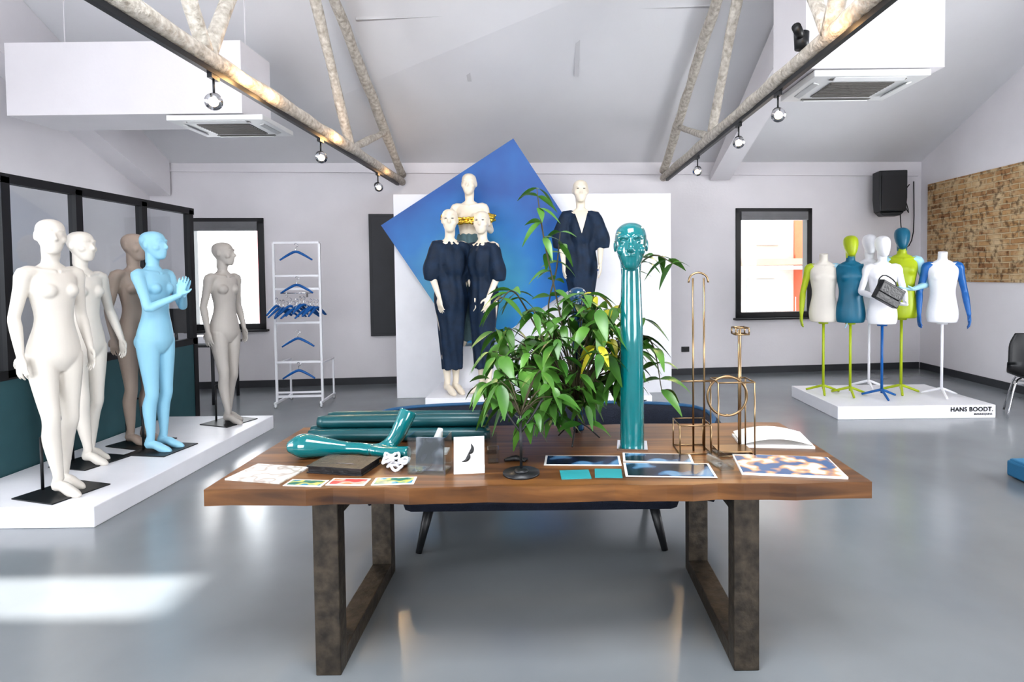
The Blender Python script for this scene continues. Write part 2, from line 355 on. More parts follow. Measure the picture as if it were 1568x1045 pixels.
# ---------------------------------------------------------------- mannequin parts
def torso(mb,neck=True,form=False):
    if form: mb.vert_loft([(.82,0,.0,.135,.10),(.86,0,.003,.15,.108),(.92,0,.005,.155,.110),(1.0,0,.003,.145,.102),(1.10,0,-.003,.126,.092),(1.18,0,-.003,.122,.09),(1.27,0,0,.136,.098),(1.36,0,.0,.150,.105),(1.42,0,.008,.152,.088),(1.455,0,.012,.140,.070),(1.485,0,.012,.10,.055),(1.505,0,.01,.065,.05)])
    else: mb.vert_loft([(.80,0,.0,.07,.06),(.85,0,.005,.125,.092),(.90,0,.008,.150,.108),(.96,0,.008,.150,.106),(1.03,0,.003,.134,.095),(1.10,0,-.003,.114,.084),(1.16,0,-.005,.107,.079),(1.22,0,-.003,.114,.082),(1.29,0,0,.128,.09),(1.36,0,.004,.140,.094),(1.42,0,.01,.148,.082),(1.455,0,.012,.138,.066),(1.485,0,.012,.09,.054),(1.505,0,.01,.06,.05)])
    for s in(-1,1):
        if form: mb.ell((s*.066,-.050,1.335),(.062,.055,.062))
        else: mb.ell((s*.064,-.056,1.33),(.052,.052,.053))
        if not form: mb.ell((s*.065,.05,.90),(.075,.068,.082))
        mb.tube([(s*.01,-.060,1.455),(s*.13,-.02,1.476)],[.008,.008],8)
    if neck: mb.tube([(0,.015,1.46),(0,.01,1.53),(0,-.002,1.60)],[.058,.046,.047],20)
def head(mb,yaw=0,face=True,c=(0,0,1.56)):
    T0=mb.T.copy(); C=V(c)
    mb.T=T0@Matrix.Translation(C)@Matrix.Rotation(math.radians(yaw),4,'Z')@Matrix.Translation(-V((0,0,1.56)))
    mb.vert_loft([(1.567,0,-.062,.012,.014),(1.575,0,-.056,.032,.036),(1.60,0,-.040,.048,.062),(1.635,0,-.022,.062,.084),(1.67,0,-.008,.071,.097),(1.705,0,.002,.076,.102),(1.74,0,.006,.075,.098),(1.77,0,.006,.063,.082),(1.79,0,.005,.038,.052),(1.797,0,.005,.012,.018)],sub=4)
    mb.tube([(0,.012,1.54),(0,.004,1.63)],[.048,.053],18)
    if face:
        mb.tube([(0,-.095,1.712),(0,-.104,1.69),(0,-.118,1.664),(0,-.106,1.652)],[.006,.009,.013,.008],12)
        for s in(-1,1):
            mb.ell((s*.011,-.106,1.658),(.008,.01,.007))
            mb.tube([(s*.012,-.097,1.716),(s*.032,-.092,1.724),(s*.055,-.070,1.716)],[.008,.009,.006],10)
            mb.ell((s*.031,-.083,1.700),(.017,.011,.009))
            mb.ell((s*.045,-.062,1.66),(.024,.03,.026))
            mb.ell((s*.077,.008,1.685),(.008,.02,.031))
        mb.ell((0,-.099,1.634),(.022,.012,.006)); mb.ell((0,-.094,1.622),(.018,.013,.007)); mb.ell((0,-.072,1.59),(.026,.022,.018))
    mb.T=T0
def hand(mb,W,d,n,side,curl=.25,sc=1):
    d=V(d).normalized(); n=V(n); n=(n-d*n.dot(d)).normalized(); u=d.cross(n).normalized()
    W=V(W)
    mb.loft([mb.ering(W+d*t*sc,u,n,a*sc,b*sc,14) for t,a,b in((-.02,.02,.018),(.0,.023,.018),(.03,.034,.018),(.06,.041,.017),(.085,.041,.014),(.095,.034,.009))])
    for i,(L,o) in enumerate(((.072,-.033),(.082,-.011),(.077,.011),(.060,.033))):
        p=W+(d*.08+u*o)*sc; dd=(d+u*o*2.6).normalized(); pts=[p]; c=curl*.5
        for k,f in enumerate((.42,.32,.26)):
            q=(dd*math.cos(c)+n*math.sin(c)); p=p+q*L*f*sc; pts.append(p); c+=curl*.9
        mb.tube(pts,[.0088*sc,.0085*sc,.0078*sc,.0062*sc],8,sub=2)
    tu=-u
    p=W+(d*.02+tu*.026)*sc; q=p+(d*.6+tu*.75+n*.25).normalized()*.042*sc; r=q+(d*.9+tu*.3+n*.3).normalized()*.035*sc
    mb.tube([p,q,r],[.013*sc,.0105*sc,.008*sc],8,sub=2)
def arm(mb,s,E=None,W=None,hd=None,pn=None,curl=.3):
    Sh=V((s*.152,.008,1.44)); E=V(E or (s*.197,.04,1.165)); W=V(W or (s*.208,-.02,.93)); hd=V(hd or (s*.02,-.12,-1)); pn=V(pn or (-s,.15,0))
    mb.tube([(s*.09,.008,1.445),Sh,lerp(Sh,E,.3),lerp(Sh,E,.7),E,lerp(E,W,.25),lerp(E,W,.7),W],[.043,.048,.041,.035,.032,.034,.027,.021],16)
    hand(mb,W,hd,pn,s,curl)
def leg(mb,s,K=None,A=None,hx=.08,foot=0.,tip=.045):
    H=V((s*hx,.005,.89)); K=V(K or (s*.072,-.012,.49)); A=V(A or (s*.065,.02,.10))
    mb.tube([H+V((0,0,.03)),H,lerp(H,K,.3),lerp(H,K,.7),K+V((0,0,.03)),K-V((0,0,.03)),lerp(K,A,.3)+V((0,.018,0)),lerp(K,A,.6)+V((0,.01,0)),lerp(K,A,.85),A],[.078,.082,.075,.058,.050,.047,.050,.041,.031,.029],18)
    f=V((math.sin(foot),-math.cos(foot),0)); a=V((A.x,A.y,0))
    mb.tube([A+V((0,0,.02)),a-f*.03+V((0,0,.036+tip*.4))],[.030,.028],14)
    mb.tube([a-f*.035+V((0,0,.032+tip*.4)),a+f*.04+V((0,0,.045+tip*.3)),a+f*.10+V((0,0,.032)),a+f*.15+V((0,0,.02)),a+f*.185+V((0,0,.012))],[.026,.033,.033,.027,.012],14)
def mannequin(loc,rz,H,mt,arms=({},{}),legs=({},{}),yaw=0,voxel=.0068,plate=True,name='mannequin',face=True):
    e=empty(name,loc,rz,H/1.797); mb=MB()
    torso(mb); head(mb,yaw,face)
    for s,a in zip((-1,1),arms):
        if a is not None: arm(mb,s,**a)
    for s,a in zip((-1,1),legs):
        if a is not None: leg(mb,s,**a)
    mb.remesh('body',mt,voxel,4,e)
    if plate:
        m=MB(); m.box((0,-.02,.004),(.36,.36,.008)); m.cyl((-.02,.13,0),(-.02,.13,.36),.009); m.cyl((-.02,.13,.36),(.05,.06,.37),.009); m.obj('base_plate',BLACK,e)
    return e
walk=(dict(K=(-.07,-.05,.49),A=(-.045,-.06,.10)),dict(K=(.078,.0,.49),A=(.065,.06,.10)))
PZ=.135
mannequin((-3.34,3.86,PZ),74,1.85,SKINW,legs=walk,yaw=-22)
mannequin((-3.66,4.5,PZ),76,1.82,SKINW,arms=({},dict(E=(.21,.0,1.17),W=(.22,-.10,.94))),legs=walk,yaw=4)
mannequin((-3.62,5.02,PZ),72,1.84,SKINT,yaw=8)
# hands pressed together in front of the chest
mannequin((-3.30,4.80,PZ),82,1.84,SKINB,arms=(dict(E=(-.175,-.10,1.175),W=(-.022,-.245,1.275),hd=(.03,-.30,1),pn=(1,.1,0),curl=.05),dict(E=(.175,-.10,1.175),W=(.022,-.245,1.275),hd=(-.03,-.30,1),pn=(-1,.1,0),curl=.05)),yaw=4)
mannequin((-3.24,5.72,PZ),70,1.80,SKING,legs=walk,yaw=24)
m=MB(); m.box((-3.46,4.78,PZ/2),(1.12,2.38,PZ)); m.obj('display_platform',WHITE,bev=.006)
# ---------------------------------------------------------------- clothing / centre group
def foldfn(amp,k,zf=9):
    def f(co,no):
        a=math.atan2(co.y,co.x)
        w=math.sin(a*k+3*noise.noise(V((co.x*4,co.y*4,co.z*3)))+co.z*zf*.3)+.8*noise.noise(V((co.x*14,co.y*14,co.z*5)))
        return co+no*amp*w
    return f
def gown(e,hem=.24,wide=0,arms=None,vneck=False):
    mb=MB()
    mb.vert_loft([(hem,0,0,.098,.092),(hem+.2,0,0,.112,.104),(.70,0,0,.138,.122),(.92,0,.005,.168,.138),(1.05,0,.0,.150,.12),(1.14,0,-.005,.128,.105),(1.2,0,-.01,.145,.12),(1.3,0,-.01,.158,.13),(1.4,0,.0,.162,.112),(1.45,0,.012,.14,.082),(1.478,0,.014,.09,.060)])
    for s in(-1,1):
        Sh=V((s*.14,.005,1.43)); E=V(arms[0 if s<0 else 1]['E']); q=lerp(Sh,E,1.18)
        mb.tube([(s*.07,.0,1.40),Sh,lerp(Sh,q,.4),lerp(Sh,q,.75),q+V((0,0,-.02))],[.070,.066,.080+wide,.090+wide,.060+wide],18)
        mb.tube([(s*.06,.0,1.10),(s*.11,0,1.18),lerp(Sh,q,.75)],[.085,.085,.07],14)
    return mb.remesh('gown',NAVY,.009,3,e,fn=foldfn(.0065,7))
def clothed(loc,rz,H,yaw=0,**k):
    e=empty('dressed_mannequin',loc,rz,H/1.797); mb=MB(); torso(mb); head(mb,yaw)
    A=[dict(E=(s*.20,.0,1.17),W=(s*.18,-.13,.95),hd=(0,-.25,-1)) for s in(-1,1)]
    for s,a in zip((-1,1),A): arm(mb,s,**a); leg(mb,s,A=(s*.045,.02,.1),K=(s*.055,0,.49))
    mb.remesh('body',SKINC,.0075,3,e)
    gown(e,arms=A,**k)
    m=MB()
    for s in(-1,1): m.ell((s*.031,-.0955,1.700),(.014,.004,.004))
    T=Matrix.Rotation(math.radians(yaw),4,'Z'); m.v=[T@p for p in m.v]
    m.obj('eye_lines',BLACK,e)
    return e
CP=.26
clothed((-1.09,6.4,CP),34,2.06,yaw=-28)
clothed((-.74,6.45,CP),-34,2.04,yaw=28)
e=clothed((.38,6.62,.62),0,2.04,hem=.35,wide=.012)
m=MB(); rows=9; vs=[]; fs=[]
for i in range(rows):
    z=1.485-.235*i/(rows-1); hw=.070*(1-i/(rows-1))+.001
    rx,ry,cy=(.158,.13,-.01) if z<1.3 else ((.158+(z-1.3)*.04,.13-(z-1.3)*.18,-.01+(z-1.3)*.1) if z<1.4 else (.162-(z-1.4)*.5,.112-(z-1.4)*.6,(z-1.4)*.2))
    for j in range(7):
        x=hw*(-1+2*j/6); vs.append((x,cy-ry*math.sqrt(max(.05,1-(x/rx)**2))-.014,z))
    if i:
        for j in range(6): a=(i-1)*7+j; fs.append((a,a+1,a+8,a+7))
m.add(vs,fs,0,True); m.obj('neckline_skin',SKINC,e)
e=empty('dressed_mannequin',(-.93,6.85,.75),-3,2.04/1.797); mb=MB(); torso(mb); head(mb)
for s in(-1,1): arm(mb,s,E=(s*.22,.02,1.2),W=(s*.18,-.16,1.23),hd=(-s*.4,-.6,.3),pn=(0,-.3,-1)); leg(mb,s)
mb.remesh('body',SKINC,.0075,3,e)
mb=MB(); mb.vert_loft([(.05,0,0,.15,.12),(.6,0,0,.16,.12),(.92,0,.0,.18,.14),(1.06,0,0,.15,.11),(1.16,0,0,.125,.1)]); mb.remesh('skirt',GREYF,.01,2,e,fn=foldfn(.006,9))
mb=MB(); 
for z in(1.29,1.33): mb.tube([(.27,-.02,z+.02),(.15,-.16,z-.015),(0,-.185,z-.02),(-.15,-.16,z-.015),(-.28,-.02,z+.03)],[.02,.026,.014,.026,.02],10)
mb.ell((-.23,-.08,1.33),(.065,.05,.045)); mb.ell((.22,-.09,1.32),(.065,.05,.05))
mb.remesh('gold_wrap',GOLD,.008,1,e,fn=lambda co,no: co+no*.014*noise.noise(co*38))
m=MB(); m.box((-.12,6.62,CP/2),(2.45,.95,CP)); pc=m.obj('display_platform',WHITE,bev=.006)
m=MB(); m.box((-.93,6.87,(CP+.75)/2),(.62,.4,.75-CP)); m.obj('plinth',WHITE,bev=.005)
m=MB(); m.box((.38,6.7,(CP+.62)/2),(.5,.45,.62-CP)); m.obj('plinth',WHITE,bev=.005)
m=MB(); m.box((0,0,1.315),(3.6,.06,2.63)); 
for x in(-1.4,0,1.4): m.box((x,.22,.3),(.05,.4,.6)); 
m.obj('backdrop_board',WHITE,loc=(-.18,7.5,0),rz=math.radians(3),bev=.003)
def bluemat():
    m=bpy.data.materials.new('blue_print'); m.use_nodes=True; n=m.node_tree.nodes; l=m.node_tree.links; b=n['Principled BSDF']; b.inputs['Roughness'].default_value=.4
    tc=n.new('ShaderNodeTexCoord'); mp=n.new('ShaderNodeMapping'); mp.inputs['Location'].default_value=(.2,0,.40); l.new(tc.outputs['Object'],mp.inputs[0])
    gr=n.new('ShaderNodeTexGradient'); gr.gradient_type='SPHERICAL'; 
    mp.inputs['Scale'].default_value=(.78,.78,.78); l.new(mp.outputs[0],gr.inputs[0])
    no=n.new('ShaderNodeTexNoise'); no.inputs['Scale'].default_value=2.2; no.inputs['Detail'].default_value=2; l.new(tc.outputs['Object'],no.inputs[0])
    ad=n.new('ShaderNodeMath'); ad.operation='MULTIPLY_ADD'; ad.inputs[1].default_value=.35; l.new(no.outputs['Fac'],ad.inputs[0]); l.new(gr.outputs['Fac'],ad.inputs[2])
    r=n.new('ShaderNodeValToRGB'); e=r.color_ramp.elements; e[0].position=.15; e[0].color=(.0,.075,.32,1); e[1].position=1.; e[1].color=(.09,.46,.60,1)
    q=e.new(.5); q.color=(.0,.18,.52,1)
    l.new(ad.outputs[0],r.inputs[0]); l.new(r.outputs[0],b.inputs['Base Color']); return m
m=MB(); m.box((0,0,0),(2.0,.03,2.0),0,Matrix.Rotation(-math.radians(33),3,'Y')); m.box((0,.05,-.8),(.06,.06,2.2),1); 
m.obj('tilted_blue_panel',[bluemat(),WHITE],loc=(-.72,7.33,1.93),rz=math.radians(3))
# ---------------------------------------------------------------- garment rack
e=empty('garment_rack',(-3.06,7.15,0),4); m=MB(); w,h,d=.27,1.97,.2
for x in(-w,w):
    m.box((x,-d,h/2+.04),(.025,.025,h-.04)); m.box((x,0,.06),(.025,.55,.025)); m.box((x,.25,.3),(.02,.02,.48)); m.box((x,.02,.53),(.02,.48,.02))
    for y in(-.25,.25): m.cyl((x-.01,y,.025),(x+.01,y,.025),.025)
for z in(.13,.55,1.03,1.44,1.6,2.0): m.box((0,-d,z),(2*w,.025,.025))
m.box((0,-d,.18),(2*w,.02,.02))
m.obj('frame',WHITE,e)
def hanger(m,c,w=.38,rot=0,mi=0):
    R=Matrix.Rotation(rot,3,'Z'); c=V(c)
    P=lambda x,z:c+R@V((x,0,z))
    m.tube([P(-w/2,-.12),P(-w*.25,-.06),P(0,-.02),P(w*.25,-.06),P(w/2,-.12)],[.010,.015,.016,.015,.010],8,mi)
    m.tube([P(0,-.02),P(0,.03),P(.03,.055),P(0,.08),P(-.02,.065)],.004,6,mi+1)
m=MB()
for z in(1.91,1.51): hanger(m,(0,-d-.02,z-.0))
for z in(.86,.47): hanger(m,(0,-d-.02,z))
m.cyl((-.19,-d-.02,1.39),(.19,-d-.02,1.39),.006,mi=1); 
for s in(-1,1): m.box((s*.12,-d-.02,1.37),(.02,.015,.06),1)
for i in range(13): hanger(m,(-.24+i*.04,-d-.03,1.24+random.uniform(-.03,.03)),.36,1.25+random.uniform(-.25,.25))
m.obj('hangers',[BLUE,CHROME],e)
m=MB(); m.box((-2.28,-.03,1.6),(.68,.06,1.78)); m.box((-2.28,-.065,1.6),(.6,.01,1.7)); m.obj('dark_wall_panel',GREYP,loc=(0,8.66,0),rz=TH,bev=.004)
m=MB(); m.box((2.12,-.01,.4),(.12,.02,.08)); m.box((2.12,-.022,.4),(.05,.01,.05)); m.obj('wall_outlet',BLACK,loc=(0,8.66,0),rz=TH)
e=empty('wall_speaker',(5.25,8.86,2.78),-8)
m=MB(); m.prism([(-.18,-.3),(.18,-.3),(.2,-.1),(.2,.32),(-.2,.32),(-.2,-.1)],'y',-.16,.1); m.prism([(-.12,-.36),(.12,-.36),(.18,-.3),(-.18,-.3)],'y',-.12,.08); m.bar((0,.1,0),(0,.3,0),.08,.05); m.obj('cabinet',BLACK,e,bev=.015)
m=MB(); m.box((0,-.165,-.02),(.34,.012,.52)); m.obj('grille',DARKF,e)
m=MB(); m.tube([(5.45,8.9,2.6),(5.55,9.02,2.2),(5.68,9.1,1.95),(5.82,9.15,2.2),(5.83,9.17,3.0)],.008,6); m.tube([(5.5,9.1,2.9),(5.72,9.12,2.5),(5.66,9.13,2.8),(5.75,9.15,2.95)],.008,6); m.obj('speaker_cable',BLACK)
# ---------------------------------------------------------------- right platform and torsos
m=MB(); m.box((3.9,6.63,.07),(1.68,1.16,.14)); pl=m.obj('display_platform',WHITE,bev=.005)
def text(s,loc,size,parent,nm,off=.001):
    c=bpy.data.curves.new(nm,'FONT'); c.body=s; c.size=size; c.extrude=.001; c.align_x='RIGHT'; c.offset=off; c.space_character=1.08
    o=bpy.data.objects.new(nm,c); COL.objects.link(o); o.location=loc; o.rotation_euler=(math.pi/2,0,0)
    bpy.context.view_layer.update(); dg=bpy.context.evaluated_depsgraph_get(); me=bpy.data.meshes.new_from_object(o.evaluated_get(dg)); COL.objects.unlink(o)
    k=bpy.data.objects.new(nm,me); COL.objects.link(k); k.location=loc; k.rotation_euler=(math.pi/2,0,0); me.materials.clear(); me.materials.append(BLACK); k.parent=parent
text('HANS BOODT.',(4.71,6.046,.075),.064,pl,'lettering',.0016); text('MANNEQUINS',(4.70,6.046,.035),.028,pl,'lettering',.0003)
text('HANS BOODT.',(1.06,6.141,.17),.064,pc,'lettering',.0016)
def bust(loc,rz,sc,tm,hm,stm,arms=None,am=None):
    e=empty('torso_form',loc,rz,sc); mb=MB(); torso(mb,neck=True,form=True)
    mb.remesh('torso',tm,.009,4,e)
    if hm:
        mb=MB(); head(mb,0,False); mb.remesh('head',hm,.008,3,e)
    if arms:
        for (s,a),mt in zip(arms,am):
            mb=MB(); arm(mb,s,**a); mb.remesh('arm',mt,.0075,3,e)
    m=MB(); z0=0
    m.cyl((0,0,z0+.05),(0,0,.84),.014)
    m.cyl((0,0,.80),(0,0,.85),.05,.06)
    for k in range(3):
        a=k*2.094+.5; m.tube([(0,0,.09),(math.cos(a)*.08,math.sin(a)*.08,.06),(math.cos(a)*.2,math.sin(a)*.2,.014)],[.014,.014,.012],8)
    m.obj('stand',stm,e); return e
down=lambda s:dict(E=(s*.215,.02,1.16),W=(s*.235,-.05,.91))
bust((3.24,6.75,.14),-20,1.03,SKINW,None,LIME,[(-1,down(-1)),(1,down(1))],[LIME,PBLUE])
bust((3.49,6.62,.14),-15,1.03,TEALM,LIME,LIME)
bust((3.77,6.47,.14),-10,1.02,WHITE,WHITE,BLUE,[(-1,dict(E=(-.22,.0,1.18),W=(-.1,-.24,1.1),hd=(.9,-.3,0),pn=(0,.3,-1))),(1,dict(E=(.22,.0,1.18),W=(.14,-.25,1.05),hd=(-.8,-.3,.1),pn=(0,.3,1)))],[WHITE,WHITE])
bust((3.92,7.0,.14),-15,1.05,WHITE,WHITE,WHITE)
bust((4.13,6.70,.14),-26,1.08,LIME,TEALM,LIME,[(-1,dict(E=(-.22,-.02,1.2),W=(-.13,-.24,1.06),hd=(-.1,-.9,.1),pn=(0,0,-1))),(1,dict(E=(.22,.0,1.18),W=(.08,-.25,1.14),hd=(-.9,-.2,0),pn=(0,.2,1)))],[PBLUE,PBLUE])
bust((4.47,6.5,.14),-18,1.03,WHITE,None,WHITE,[(-1,down(-1)),(1,down(1))],[BLUE,BLUE])
e=empty('handbag',(3.62,6.10,1.33),5); m=MB(); m.box((0,0,0),(.28,.08,.21),0,Matrix.Rotation(.5,3,'Y')); m.box((.0,-.045,.03),(.26,.015,.11),0,Matrix.Rotation(.5,3,'Y')); m.obj('bag_body',BAGM,e,bev=.012)
m=MB(); m.tube([(-.12,0,.1),(-.10,0,.17),(-.02,.02,.2),(.08,0,.12),(.09,0,.0)],.007,8); m.obj('strap',BAGM,e)
# ---------------------------------------------------------------- chair, cushion
e=empty('shell_chair',(5.15,6.05,0),-35); m=MB()
prof_=[(-.24,.44,.20),(-.1,.43,.23),(.08,.42,.23),(.19,.47,.22),(.25,.60,.21),(.29,.75,.20),(.31,.87,.15)]
rings=[]
for (y,z,w) in crom(prof_,4):
    r=[]
    for j in range(11):
        t=-1+2*j/10; r.append(V((t*w,y-(.05 if z>.5 else 0)*t*t,z+(.05*t*t if z<.5 else 0))))
    for j in range(10,-1,-1):
        t=-1+2*j/10; r.append(V((t*w,y+.012-(.05 if z>.5 else 0)*t*t,z-.012+(.05*t*t if z<.5 else 0))))
    rings.append(r)
m.loft(rings); m.obj('shell',BLACK,e)
m=MB()
for sx in(-1,1):
    for sy in(-1,1): m.tube([(sx*.12,sy*.08,.42),(sx*.17,sy*.14,.36),(sx*.24,sy*.24,.01)],.010,10)
m.cyl((-.17,-.14,.36),(.17,-.14,.36),.008); m.cyl((-.17,.14,.36),(.17,.14,.36),.008); m.obj('legs',CHROME,e)
m=MB(); m.box((3.72,4.12,.07),(.5,.4,.12)); m.box((3.72,4.12,.13),(.48,.38,.03)); m.obj('blue_floor_cushion',mat('cushion_blue',(.03,.16,.30),.7),bev=.03)
# ---------------------------------------------------------------- sofa
e=empty('sofa',(-.055,0,0)); m=MB(); m.box((0,3.5,.33),(1.56,.76,.16)); m.obj('seat',SOFA,e,bev=.06)
m=MB(); path=crom([(-.93,3.22),(-1.06,3.5),(-1.0,3.8),(-.6,3.93),(0,3.96),(.6,3.93),(1.0,3.8),(1.06,3.5),(.93,3.22)],6)
rings=[]; rp=[]
for i,p in enumerate(path):
    a=V(path[max(i-1,0)]);b=V(path[min(i+1,len(path)-1)]); t=(b-a).normalized(); nrm=V((t.y,-t.x,0))
    hh=.68; c=V((p[0],p[1],0)); r=[]
    for (o,z) in((-.05,.28),(-.06,.5),(-.05,hh-.03),(-.02,hh),(.02,hh),(.05,hh-.03),(.06,.5),(.05,.28)): r.append(c+nrm*o+V((0,0,z)))
    rings.append(r); rp.append(c+V((0,0,hh+.004)))
m.loft(rings); m.obj('backrest',SOFA,e)
m=MB(); m.tube(rp,.014,8,0,1); m.obj('piping',SOFAB,e)
m=MB()
for x,y,dx,dy in((-.64,3.27,-.06,-.06),(.64,3.27,.06,-.06),(-.64,3.75,-.06,.08),(.64,3.75,.06,.08)): m.cyl((x,y,.27),(x+dx,y+dy,0),.032,.018)
m.obj('legs',BLACK,e)
# ---------------------------------------------------------------- table
def woodmat():
    m=bpy.data.materials.new('walnut_slab'); m.use_nodes=True; n=m.node_tree.nodes; l=m.node_tree.links; b=n['Principled BSDF']; b.inputs['Roughness'].default_value=.36
    tc=n.new('ShaderNodeTexCoord'); mp=n.new('ShaderNodeMapping'); mp.inputs['Scale'].default_value=(.6,7,7); l.new(tc.outputs['Object'],mp.inputs[0])
    no=n.new('ShaderNodeTexNoise'); no.inputs['Scale'].default_value=2.5; no.inputs['Detail'].default_value=8; no.inputs['Distortion'].default_value=.6; l.new(mp.outputs[0],no.inputs[0])
    r=n.new('ShaderNodeValToRGB'); e=r.color_ramp.elements; e[0].position=.26; e[0].color=(.035,.014,.006,1); e[1].position=.75; e[1].color=(.25,.115,.038,1); q=e.new(.5); q.color=(.13,.055,.017,1)
    l.new(no.outputs['Fac'],r.inputs[0]); l.new(r.outputs[0],b.inputs['Base Color'])
    bp=n.new('ShaderNodeBump'); bp.inputs['Strength'].default_value=.12; bp.inputs['Distance'].default_value=.01; l.new(no.outputs['Fac'],bp.inputs['Height']); l.new(bp.outputs[0],b.inputs['Normal']); return m
e=empty('wooden_table'); TZ=.76
m=MB(); poly=[]
N=26
for i in range(N+1): x=-1.335+2.573*i/N; poly.append((x,2.18+.006*math.sin(i*1.3)+.004*math.sin(i*2.9)))
poly+= [(1.245,2.6),(1.238,3.08)]
for i in range(N,-1,-1): x=-1.335+2.573*i/N; poly.append((x,3.08+.008*math.sin(i*1.1)))
poly.append((-1.34,2.6))
m.prism(poly,'z',TZ-.064,TZ); m.obj('top',woodmat(),e,bev=.008)
m=MB()
for x in(-.885,.765):
    for y in(2.25,2.98): m.box((x,y,.348),(.10,.075,.696))
    m.box((x,2.615,.0375),(.0995,.66,.075)); m.box((x,2.615,.66),(.0995,.66,.07))
m.obj('leg_frames',STEEL,e,bev=.004)
# ---------------------------------------------------------------- long-neck display head
e=empty('sculptural_head',(.385,2.67,TZ),-8)
mb=MB()
HS=.95; hz=1.05-.237*HS
mb.tube([(0,0,.0),(0,0,.12),(0,0,.5),(0,0,.72),(0,.0,hz+.03)],[.056,.056,.054,.048,.043],28)
mb.T=Matrix.Translation((0,0,hz))@Matrix.Scale(HS,4)@Matrix.Translation((0,0,-1.56)); head(mb,0,True); mb.T=Matrix.Identity(4)
mb.remesh('neck_and_head',TEALG,.0032,3,e)
m=MB(); m.box((0,0,.005),(.14,.14,.01)); m.obj('base_plate',CHROME,e)
e=empty('sculptural_head',(.15,2.98,TZ),10); mb=MB(); mb.tube([(0,0,0),(0,0,.3),(0,0,.62)],[.03,.03,.03],16)
mb.T=Matrix.Translation((0,0,.60))@Matrix.Scale(.62,4)@Matrix.Translation((0,0,-1.56)); head(mb,0,True); mb.T=Matrix.Identity(4); mb.remesh('neck_and_head',DBLUE,.005,3,e)
# ---------------------------------------------------------------- plant
def leaf(m,b,d,L,W,droop,mi=0):
    d=V(d).normalized(); side=d.cross(V((0,0,1)))
    if side.length<.1: side=V((1,0,0))
    side.normalize(); tw=random.uniform(-.6,.6); side=Matrix.Rotation(tw,3,d)@side; up=side.cross(d)
    vs=[];n=6
    for i in range(n+1):
        t=i/n; p=V(b)+d*L*t+V((0,0,-1))*droop*L*t*t
        w=W*math.sin(math.pi*min(1,t*.96+.02)**.75)*.5+.0008
        fold=.25*w
        vs+=[p-side*w+up*fold,p,p+side*w+up*fold]
    fs=[]
    for i in range(n):
        a=i*3; fs+=[(a,a+1,a+4,a+3),(a+1,a+2,a+5,a+4)]
    m.add(vs,fs,mi,True)
e=empty('leafy_plant'); m=MB(); st=MB()
def cluster(p,k=5,L=.14,mi=0):
    a0=random.uniform(0,6.28)
    for i in range(k):
        a=a0+i*6.283/k+random.uniform(-.35,.35); el=random.uniform(-.8,.3)
        d=V((math.cos(a)*math.cos(el),math.sin(a)*math.cos(el),math.sin(el)))
        LL=L*random.uniform(.7,1.2)
        q=V(p)+d*.02
        if q.z+d.z*LL-.7*LL<.79: continue
        leaf(m,q,d,LL,LL*random.uniform(.36,.48),random.uniform(.3,.75),mi)
hub1=V((-.12,2.32,1.0)); hub2=V((.13,2.78,.95))
cnt=0
while cnt<80:
    p=V((random.uniform(-1,1),random.uniform(-1,1),random.uniform(-1,1)))
    if p.length>1 or p.length<.35: continue
    q=V((.10+p.x*.45,2.74+p.y*.27,1.17+p.z*.33))
    if q.x<-.12: q.z-=.06
    if (V((q.x,q.y))-V((.385,2.67))).length<.11: continue
    if q.x>.27 and q.y<2.70: q.y=2.75+random.random()*.15
    cnt+=1; cluster(q,5,.118)
    mid=lerp(hub2,q,.5)+V((0,0,.06)); st.tube([hub2,mid,q],[.004,.003,.002],5,0,3)
for _ in range(14):
    q=V((random.uniform(-.33,.02),random.uniform(2.3,2.6),random.uniform(.97,1.18))); cluster(q,5,.105); st.tube([hub1,lerp(hub1,q,.5)+V((0,0,.03)),q],[.004,.003,.002],5)
def sprig(pts,n,L=.11,mi=0):
    st.tube(pts,[.006]+[.004]*(len(pts)-2)+[.002],6,0,4)
    c=crom([tuple(p) for p in pts],12)
    for i in range(n):
        t=c[int((.35+.65*i/max(1,n-1))*(len(c)-1))]; 
        for k in range(2):
            a=random.uniform(0,6.28); leaf(m,t,(math.cos(a),math.sin(a)*.6,random.uniform(-.4,.4)),L*random.uniform(.8,1.2),L*.36,random.uniform(.3,.8),mi)
sprig([hub2,(.05,2.75,1.4),(-.02,2.72,1.75),(-.05,2.7,1.98)],9,.10)
sprig([hub2,(.0,2.8,1.35),(.04,2.8,1.6),(.06,2.8,1.78)],6,.10)
sprig([hub2,(.3,2.82,1.3),(.42,2.8,1.58),(.50,2.72,1.66),(.58,2.68,1.62)],9,.10)
sprig([hub2,(.35,2.9,1.2),(.5,2.85,1.25),(.55,2.8,1.0)],9,.13)
sprig([hub2,(-.1,2.7,1.4),(-.17,2.65,1.5),(-.22,2.6,1.45)],7,.11)
for q in((.24,2.9,1.47),(.3,2.86,1.40),(.28,2.84,1.32),(.22,2.62,1.25),(.3,2.8,1.27)): cluster(q,5,.10,1); st.tube([hub2,lerp(hub2,q,.5),q],.003,5)
m.obj('leaves',[LEAF,LEAFY],e,recalc=False); st.obj('stems',STEM,e)
m=MB(); m.cyl((-.12,2.32,TZ),(-.12,2.32,TZ+.008),.075,.075,28); m.ell((-.12,2.32,TZ+.012),(.03,.03,.012)); m.cyl((-.12,2.32,TZ),(-.12,2.32,1.0),.006)
m.tube([(-.12,2.32,.93),(-.17,2.33,1.0),(-.2,2.36,1.06)],.005,8); m.tube([(-.12,2.32,.93),(-.07,2.33,1.0),(-.03,2.36,1.06)],.005,8)
m.cyl((.13,2.78,.8),(.13,2.78,.96),.008)
